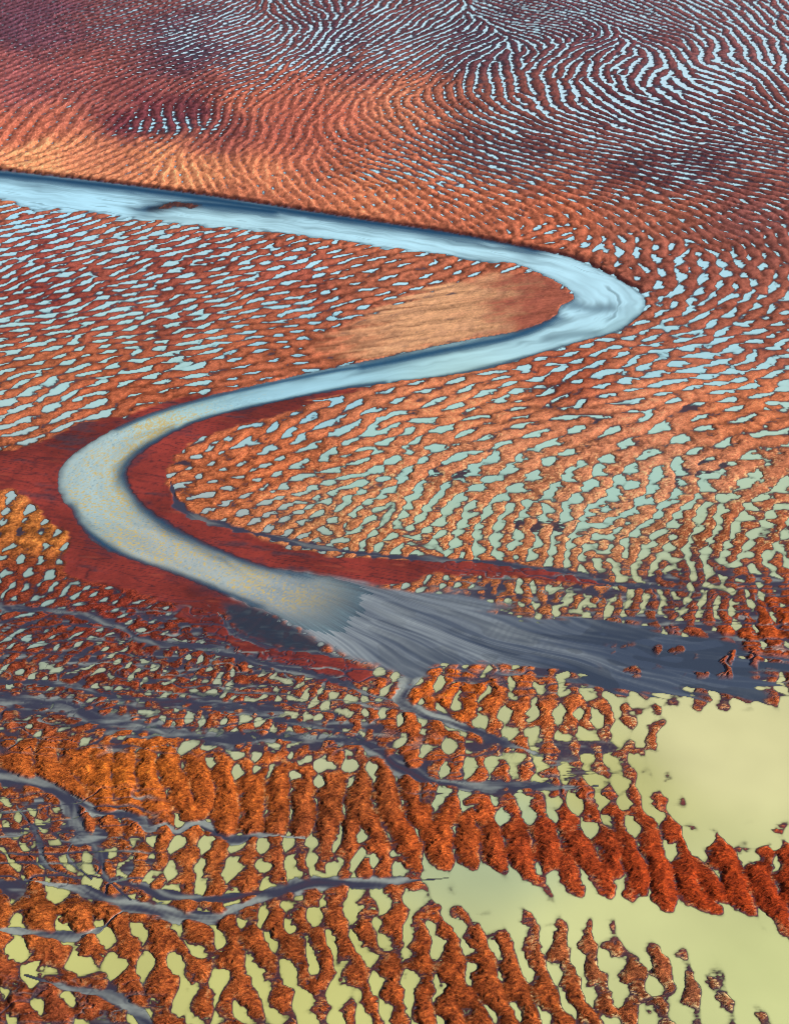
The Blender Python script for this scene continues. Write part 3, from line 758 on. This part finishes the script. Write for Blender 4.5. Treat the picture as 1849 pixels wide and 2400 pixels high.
nt.links.new(math_node(nt, 'SUBTRACT', .85, math_node(nt, 'MULTIPLY', wetn.outputs["Fac"], .5)), bs_.inputs["Roughness"])
nt.links.new(math_node(nt, 'ADD', .08, math_node(nt, 'MULTIPLY', wetn.outputs["Fac"], .45)), bs_.inputs["Specular IOR Level"])
bump = nt.nodes.new("ShaderNodeBump")
bump.inputs["Distance"].default_value = 0.16
nt.links.new(math_node(nt, 'ADD', math_node(nt, 'MULTIPLY', pit.outputs["Fac"], .9), .06), bump.inputs["Strength"])
nt.links.new(math_node(nt, 'ADD', g1, math_node(nt, 'MULTIPLY', g2, .5)), bump.inputs["Height"])
nt.links.new(bump.outputs[0], bs_.inputs["Normal"])
nt.links.new(bs_.outputs[0], out.inputs["Surface"])

water, nt, out = new_mat("silty_water")
geo = nt.nodes.new("ShaderNodeNewGeometry")
pos = geo.outputs["Position"]
silt, opq, ruf = attr(nt, "silt"), attr(nt, "opaque"), attr(nt, "ruffle")  # first attribute: silt colour plus the painted sky reflection far off
dif = nt.nodes.new("ShaderNodeBsdfDiffuse")
vm = nt.nodes.new("ShaderNodeVectorMath")
vm.operation = 'SCALE'
vm.inputs["Scale"].default_value = .86
nt.links.new(silt.outputs["Color"], vm.inputs[0])
nt.links.new(vm.outputs[0], dif.inputs["Color"])
tr = nt.nodes.new("ShaderNodeBsdfTransparent")
tr.inputs["Color"].default_value = (.75, .85, .88, 1)
mx = nt.nodes.new("ShaderNodeMixShader")
nt.links.new(opq.outputs["Fac"], mx.inputs[0])
nt.links.new(tr.outputs[0], mx.inputs[1])
nt.links.new(dif.outputs[0], mx.inputs[2])
wb = nt.nodes.new("ShaderNodeBump")
wb.inputs["Distance"].default_value = 0.05
nt.links.new(math_node(nt, 'ADD', .015, math_node(nt, 'MULTIPLY', ruf.outputs["Fac"], .5)), wb.inputs["Strength"])
nt.links.new(noise(nt, pos, 1.6, 3.0, (1.0, 2.6, 1.0)), wb.inputs["Height"])
fr = nt.nodes.new("ShaderNodeFresnel")
# light coming up from the bed meets the surface after refraction, so no total reflection for the straight sun rays
nt.links.new(math_node(nt, 'SUBTRACT', 1.33, math_node(nt, 'MULTIPLY', geo.outputs["Backfacing"], 1.33 - 1 / 1.33)), fr.inputs["IOR"])
gls = nt.nodes.new("ShaderNodeBsdfGlossy")
gls.inputs["Roughness"].default_value = .08
for n_ in (fr, gls, dif):
    nt.links.new(wb.outputs[0], n_.inputs["Normal"])
mx2 = nt.nodes.new("ShaderNodeMixShader")
nt.links.new(fr.outputs[0], mx2.inputs[0])
nt.links.new(mx.outputs[0], mx2.inputs[1])
nt.links.new(gls.outputs[0], mx2.inputs[2])
nt.links.new(mx2.outputs[0], out.inputs["Surface"])

# ------------------------------------------------------------------ connected bodies on the grid (row runs joined by union-find)


def components(mask, diag):
    nrun, spans, par = 0, [], []

    def find(a):
        while par[a] != a:
            par[a] = par[par[a]]
            a = par[a]
        return a
    prev = []
    m = np.zeros((mask.shape[0], mask.shape[1] + 2), np.int8)
    m[:, 1:-1] = mask
    d = np.diff(m, axis=1)
    e = 1 if diag else 0
    for r in range(mask.shape[0]):
        st, en = np.nonzero(d[r] == 1)[0].tolist(), np.nonzero(d[r] == -1)[0].tolist()
        cur = []
        k = 0
        for a, b in zip(st, en):
            i = nrun
            nrun += 1
            par.append(i)
            spans.append((r, a, b))
            while k < len(prev) and prev[k][1] + e <= a:
                k += 1
            q = k
            while q < len(prev) and prev[q][0] < b + e:
                x, y = find(i), find(prev[q][2])
                if x != y:
                    par[max(x, y)] = min(x, y)
                q += 1
            cur.append((a, b, i))
        prev = cur
    root = np.array([find(i) for i in range(nrun)])
    u, inv = np.unique(root, return_inverse=True)
    lab = np.zeros(mask.shape, np.int32)
    for (r, a, b), c in zip(spans, inv.tolist()):
        lab[r, a:b] = c + 1
    return lab, len(u)


def link_mesh(name, cols, verts, quads, mat, attrs):
    me = bpy.data.meshes.new(name)
    nv, nq = len(verts), len(quads)
    me.vertices.add(nv)
    me.vertices.foreach_set("co", np.ascontiguousarray(verts, f32).ravel())
    me.loops.add(nq * 4)
    me.loops.foreach_set("vertex_index", np.ascontiguousarray(quads, np.int32).ravel())
    me.polygons.add(nq)
    me.polygons.foreach_set("loop_start", np.arange(0, nq * 4, 4, dtype=np.int32))
    me.polygons.foreach_set("use_smooth", np.ones(nq, bool))
    for an, arr in attrs.items():
        if arr.ndim == 2:
            a = me.attributes.new(an, 'FLOAT_COLOR', 'POINT')
            rgba = np.ones((nv, 4), f32)
            rgba[:, :3] = arr
            a.data.foreach_set("color", rgba.ravel())
        else:
            a = me.attributes.new(an, 'FLOAT', 'POINT')
            a.data.foreach_set("value", np.ascontiguousarray(arr, f32))
    me.update(calc_edges=True)
    me.materials.append(mat)
    o = bpy.data.objects.new(name, me)
    scene.collection.objects.link(o)
    return o


VID = np.arange(NR * NC, dtype=np.int32).reshape(NR, NC)
QUADS = np.stack([VID[1:, :-1], VID[1:, 1:], VID[:-1, 1:], VID[:-1, :-1]], -1).reshape(-1, 4)
flat = lambda a: a.reshape(-1, a.shape[-1]) if a.ndim == 3 else a.ravel()
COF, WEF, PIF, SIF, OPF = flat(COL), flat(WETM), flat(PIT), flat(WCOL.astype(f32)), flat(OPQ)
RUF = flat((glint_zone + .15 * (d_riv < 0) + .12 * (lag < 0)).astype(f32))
VERT_T = np.stack([X.ravel(), Y.ravel(), HT.ravel()], 1)
VERT_W = np.stack([X.ravel(), Y.ravel(), np.zeros(NR * NC, f32)], 1)
# smooth normals of the whole ground, so that neighbouring pieces shade without a seam
rv_ = np.stack([X[:, 2:] - X[:, :-2], Y[:, 2:] - Y[:, :-2], HT[:, 2:] - HT[:, :-2]], -1)
cv_ = np.stack([X[:-2] - X[2:], Y[:-2] - Y[2:], HT[:-2] - HT[2:]], -1)
NRM = np.zeros((NR, NC, 3), f32)
NRM[..., 2] = 1
NRM[1:-1, 1:-1] = np.cross(rv_[1:-1], cv_[:, 1:-1])
NRM /= np.linalg.norm(NRM, axis=2, keepdims=True)
NRM = NRM.reshape(-1, 3)


def cut(sel):
    q = QUADS[sel]
    ids, inv = np.unique(q, return_inverse=True)
    return ids, inv.reshape(-1, 4).astype(np.int32)


def ground_piece(name, sel):
    ids, q = cut(sel)
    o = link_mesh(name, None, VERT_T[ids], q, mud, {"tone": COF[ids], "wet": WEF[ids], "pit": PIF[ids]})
    o.data.normals_split_custom_set_from_vertices(NRM[ids])
    return o


def water_piece(name, sel):
    ids, q = cut(sel)
    return link_mesh(name, None, VERT_W[ids], q, water, {"silt": SIF[ids], "opaque": OPF[ids], "ruffle": RUF[ids]})


def tag(o, label=None, cat=None, group=None, kind=None):
    if label:
        o["label"] = label
    if cat:
        o["category"] = cat
    if group:
        o["group"] = group
    if kind:
        o["kind"] = kind
    return o


view = (PX > 0) & (PX < 1849) & (PY > 0) & (PY < 2400)

# --- ground pieces: 0 = the flat; then named features, then islands of mud
piece = np.zeros((NR, NC), np.int32)
land = HT > 0
lab_l, n_l = components(land, False)
cnt = np.bincount(lab_l.ravel(), minlength=n_l + 1)
vcnt = np.bincount(lab_l[view], minlength=n_l + 1)
order = np.argsort(-vcnt[1:]) + 1
big = [c for c in order if cnt[c] > 9000]
small = [c for c in order if cnt[c] <= 9000 and vcnt[c] >= 45][:300]
remap = np.zeros(n_l + 1, np.int32)
for k, c in enumerate(small):
    remap[c] = 100 + k
isl = remap[lab_l]
islb = isl.copy()
for _ in range(3):                                              # each island keeps a submerged skirt
    e = np.maximum.reduce([np.roll(islb, 1, 0), np.roll(islb, -1, 0), np.roll(islb, 1, 1), np.roll(islb, -1, 1)])
    islb = np.where((islb == 0) & ~land, e, islb)
piece = islb
piece = np.where(fan_keep > .5, 1, piece)
piece = np.where((creek_id >= 0) & (piece == 0), 10 + creek_id, piece)
piece = np.where((bank_w > .5) & (d_inner < d_left) & (d_inner < d_lower) & (creek_id < 0), 2, piece)
piece = np.where((bank_w > .5) & (d_left < d_inner) & (d_left < d_lower) & (creek_id < 0), 3, piece)
piece = np.where((bank_w > .5) & (d_lower < d_inner) & (d_lower <= d_left) & (creek_id < 0), 4, piece)
piece = np.where(bar_w > .5, 5, piece)
piece = np.where(riv_in > .6, 6, piece)
piece = np.where(isl > 0, isl, piece)
piece = np.where((islb > 0) & (piece == 0), islb, piece)
pf = piece[:-1, :-1].ravel()
print("pieces", round(time.time() - T0, 1), "islands", len(small), "big", len(big))

tag(ground_piece("tidal_flat_ground", pf == 0), kind="structure")
tag(ground_piece("river_bed_ground", pf == 6), kind="structure")
tag(ground_piece("silt_fan", pf == 1), "smooth blue grey silt fan spreading right from the river's end", "silt fan")
tag(ground_piece("mud_bank", pf == 2), "smooth dark red mud bank on the inside of the lower river bend", "mud bank", "red mud banks beside the river")
tag(ground_piece("mud_bank", pf == 3), "smooth red mud bank on the outside of the lower bend, at the left edge", "mud bank", "red mud banks beside the river")
tag(ground_piece("mud_bank", pf == 4), "small dark maroon mud bank below the river's end, left of the fan", "mud bank", "red mud banks beside the river")
tag(ground_piece("sand_bar", pf == 5), "streaked tan sand bar pointing into the upper river bend", "sand bar")
for k, (lab, course, hw, pale) in enumerate(CREEKS):
    if (pf == 10 + k).sum() > 50:
        tag(ground_piece("creek", pf == 10 + k), lab, "creek", "silt creeks on the flat")


def where_is(cx, cy):
    if cy < 540 and not (cx < 900 and cy > 400 + cx * .17):
        return "beyond the river"
    if cy < 980 and cx < 1000 + (900 - cy) and cy < 1010 - cx * .18:
        return "inside the upper bend"
    if cy < 960:
        return "outside the upper bend"
    if cy < 1400 and cx > 380:
        return "inside the lower bend"
    if cy < 1760 and cx < 930:
        return "left of the fan"
    if cy < 1620:
        return "beside the grey fan"
    if cy < 1900:
        return "by the upper lagoon" if cx > 1300 else "on the middle island" if cx > 930 else "on the orange ridge"
    if cy < 2080:
        return "along the red ridge" if cx > 900 else "below the orange ridge"
    return "by the lower lagoon" if cx > 1150 else "in the near ground"


ONES = "first second third fourth fifth sixth seventh eighth ninth tenth eleventh twelfth thirteenth fourteenth fifteenth sixteenth seventeenth eighteenth nineteenth".split()
TENS = {2: "twent", 3: "thirt", 4: "fort", 5: "fift", 6: "sixt", 7: "sevent", 8: "eight", 9: "ninet"}


def nth(n):
    if n < 20:
        return ONES[n - 1]
    t = TENS[min(n // 10, 9)]
    return t + "ieth" if n % 10 == 0 else t + "y-" + ONES[n % 10 - 1]


def tell_apart(found, group):
    """found: (object, what it looks like, its kind, where it is, centre x); alike ones are counted from the left"""
    kinds = {}
    for f in found:
        kinds.setdefault(f[1:4], []).append(f)
    for (look, kind, place), fs in kinds.items():
        fs.sort(key=lambda f: f[4])
        for k, f in enumerate(fs):
            extra = f", {nth(k + 1)} from left of its kind" if len(fs) > 1 else ""
            tag(f[0], f"{look} {kind}{extra} {place}", kind, group)


# --- islands of mud
flat_px, flat_py = PX.ravel(), PY.ravel()
found = []
for k, c in enumerate(small):
    sel = pf == 100 + k
    n = int(sel.sum())
    if n < 12:
        continue
    o = ground_piece("mud_mound", sel)
    ids = QUADS[sel][:, 0]
    cx, cy = float(flat_px[ids].mean()), float(flat_py[ids].mean())
    ex, ey = np.ptp(flat_px[ids]), np.ptp(flat_py[ids])
    size = "large" if n > 900 else "mid-sized" if n > 250 else "small"
    shape = "upright" if ey > 1.6 * ex else "long" if ex > 2.6 * ey else "rounded"
    hue = "rust red" if cy < 1000 else "pale orange" if cy < 1400 and cx > 380 else "orange brown"
    found.append((o, f"{size} {shape} {hue}", "mud mound", where_is(cx, cy), cx))
tell_apart(found, "mud mounds standing in water")

# --- water bodies
wmask = HT < 0.0
river_water = wmask & (d_riv < 0.3) & ((PX < 1020) | (PY < 1000))
lagw = wmask & (lag < 1.0)
lab_w, n_w = components(wmask & ~river_water, False)
lcount = np.bincount(lab_w[lagw & (d_lag1 < d_lag2)], minlength=n_w + 1)
lag1_id = int(np.argmax(lcount[1:]) + 1)
lcount = np.bincount(lab_w[lagw & (d_lag2 < d_lag1)], minlength=n_w + 1)
lag2_id = int(np.argmax(lcount[1:]) + 1)
lab_w = np.where(river_water, n_w + 1, lab_w)
corner = np.stack([lab_w[:-1, :-1], lab_w[:-1, 1:], lab_w[1:, :-1], lab_w[1:, 1:]])
wf = corner.max(0).ravel()
vc = np.bincount(lab_w[view & wmask], minlength=n_w + 2)
vc[0] = 0
special = {n_w + 1, lag1_id, lag2_id}
order = [int(c) for c in np.argsort(-vc) if c not in special and vc[c] > 0][:300]
tag(water_piece("river", wf == n_w + 1), kind="structure")
if lag1_id != lag2_id:
    tag(water_piece("lagoon_water", wf == lag1_id), kind="structure")
tag(water_piece("lagoon_water", wf == lag2_id), kind="structure")
found = []
srt = np.argsort(wf, kind="stable")
wfs = wf[srt]
for c in order:
    a, b = np.searchsorted(wfs, [c, c + 1])
    sel = srt[a:b]
    o = water_piece("puddle", sel)
    ids = QUADS[sel][:, 0]
    cx, cy = float(flat_px[ids].mean()), float(flat_py[ids].mean())
    n = b - a
    ex, ey = np.ptp(flat_px[ids]), np.ptp(flat_py[ids])
    size = "large" if n > 1500 else "mid-sized" if n > 400 else "small"
    shape = "branching" if n < .3 * (ex / STEP) * (ey / STEP) else "long" if max(ex, ey) > 2.6 * min(ex, ey) else "compact"
    hue = "pale blue" if cy < 900 else "grey green" if cy < 1350 else "yellow green"
    found.append((o, f"{size} {shape} {hue}", "puddle", where_is(cx, cy), cx))
tell_apart(found, "puddles in the ripple troughs")
rest = (wf > 0) & ~np.isin(wf, np.array(order + list(special)))
if rest.any():
    tag(water_piece("puddles", rest), kind="stuff")
print("water", round(time.time() - T0, 1), "bodies", n_w)

# --- the flat goes on beyond the surveyed ground, to the horizon
edge = np.concatenate([VID[0, :-1:12], VID[:-1:12, -1], VID[-1, :0:-12], VID[:0:-12, 0]])
ev = VERT_T[edge].copy()
cen = np.array([0, 260, 0], f32)
rings = [ev - np.array([0, 0, .35], f32)]
for mul in (1.25, 2.0, 5.0, 20.0, 60.0):
    p = (ev - cen) * np.array([mul, mul, 0], f32) + cen
    p[:, 2] = -.3 - .02 * mul
    rings.append(p.astype(f32))
V = np.vstack(rings)
n = len(ev)
qs = []
for k in range(len(rings) - 1):
    i = np.arange(n)
    j = (i + 1) % n
    qs.append(np.stack([i + k * n, j + k * n, j + (k + 1) * n, i + (k + 1) * n], 1))
o = link_mesh("outer_ground", None, V, np.vstack(qs), mud,
              {"tone": np.tile(COF[edge] * .4 + np.array(lin((140, 80, 70)), f32) * .6, (len(rings), 1)), "wet": np.zeros(len(V), f32), "pit": np.full(len(V), .5, f32)})
tag(o, kind="structure")
print("done", round(time.time() - T0, 1))

print("triangles", sum(len(o.data.polygons) for o in scene.objects if o.type == "MESH") * 2)
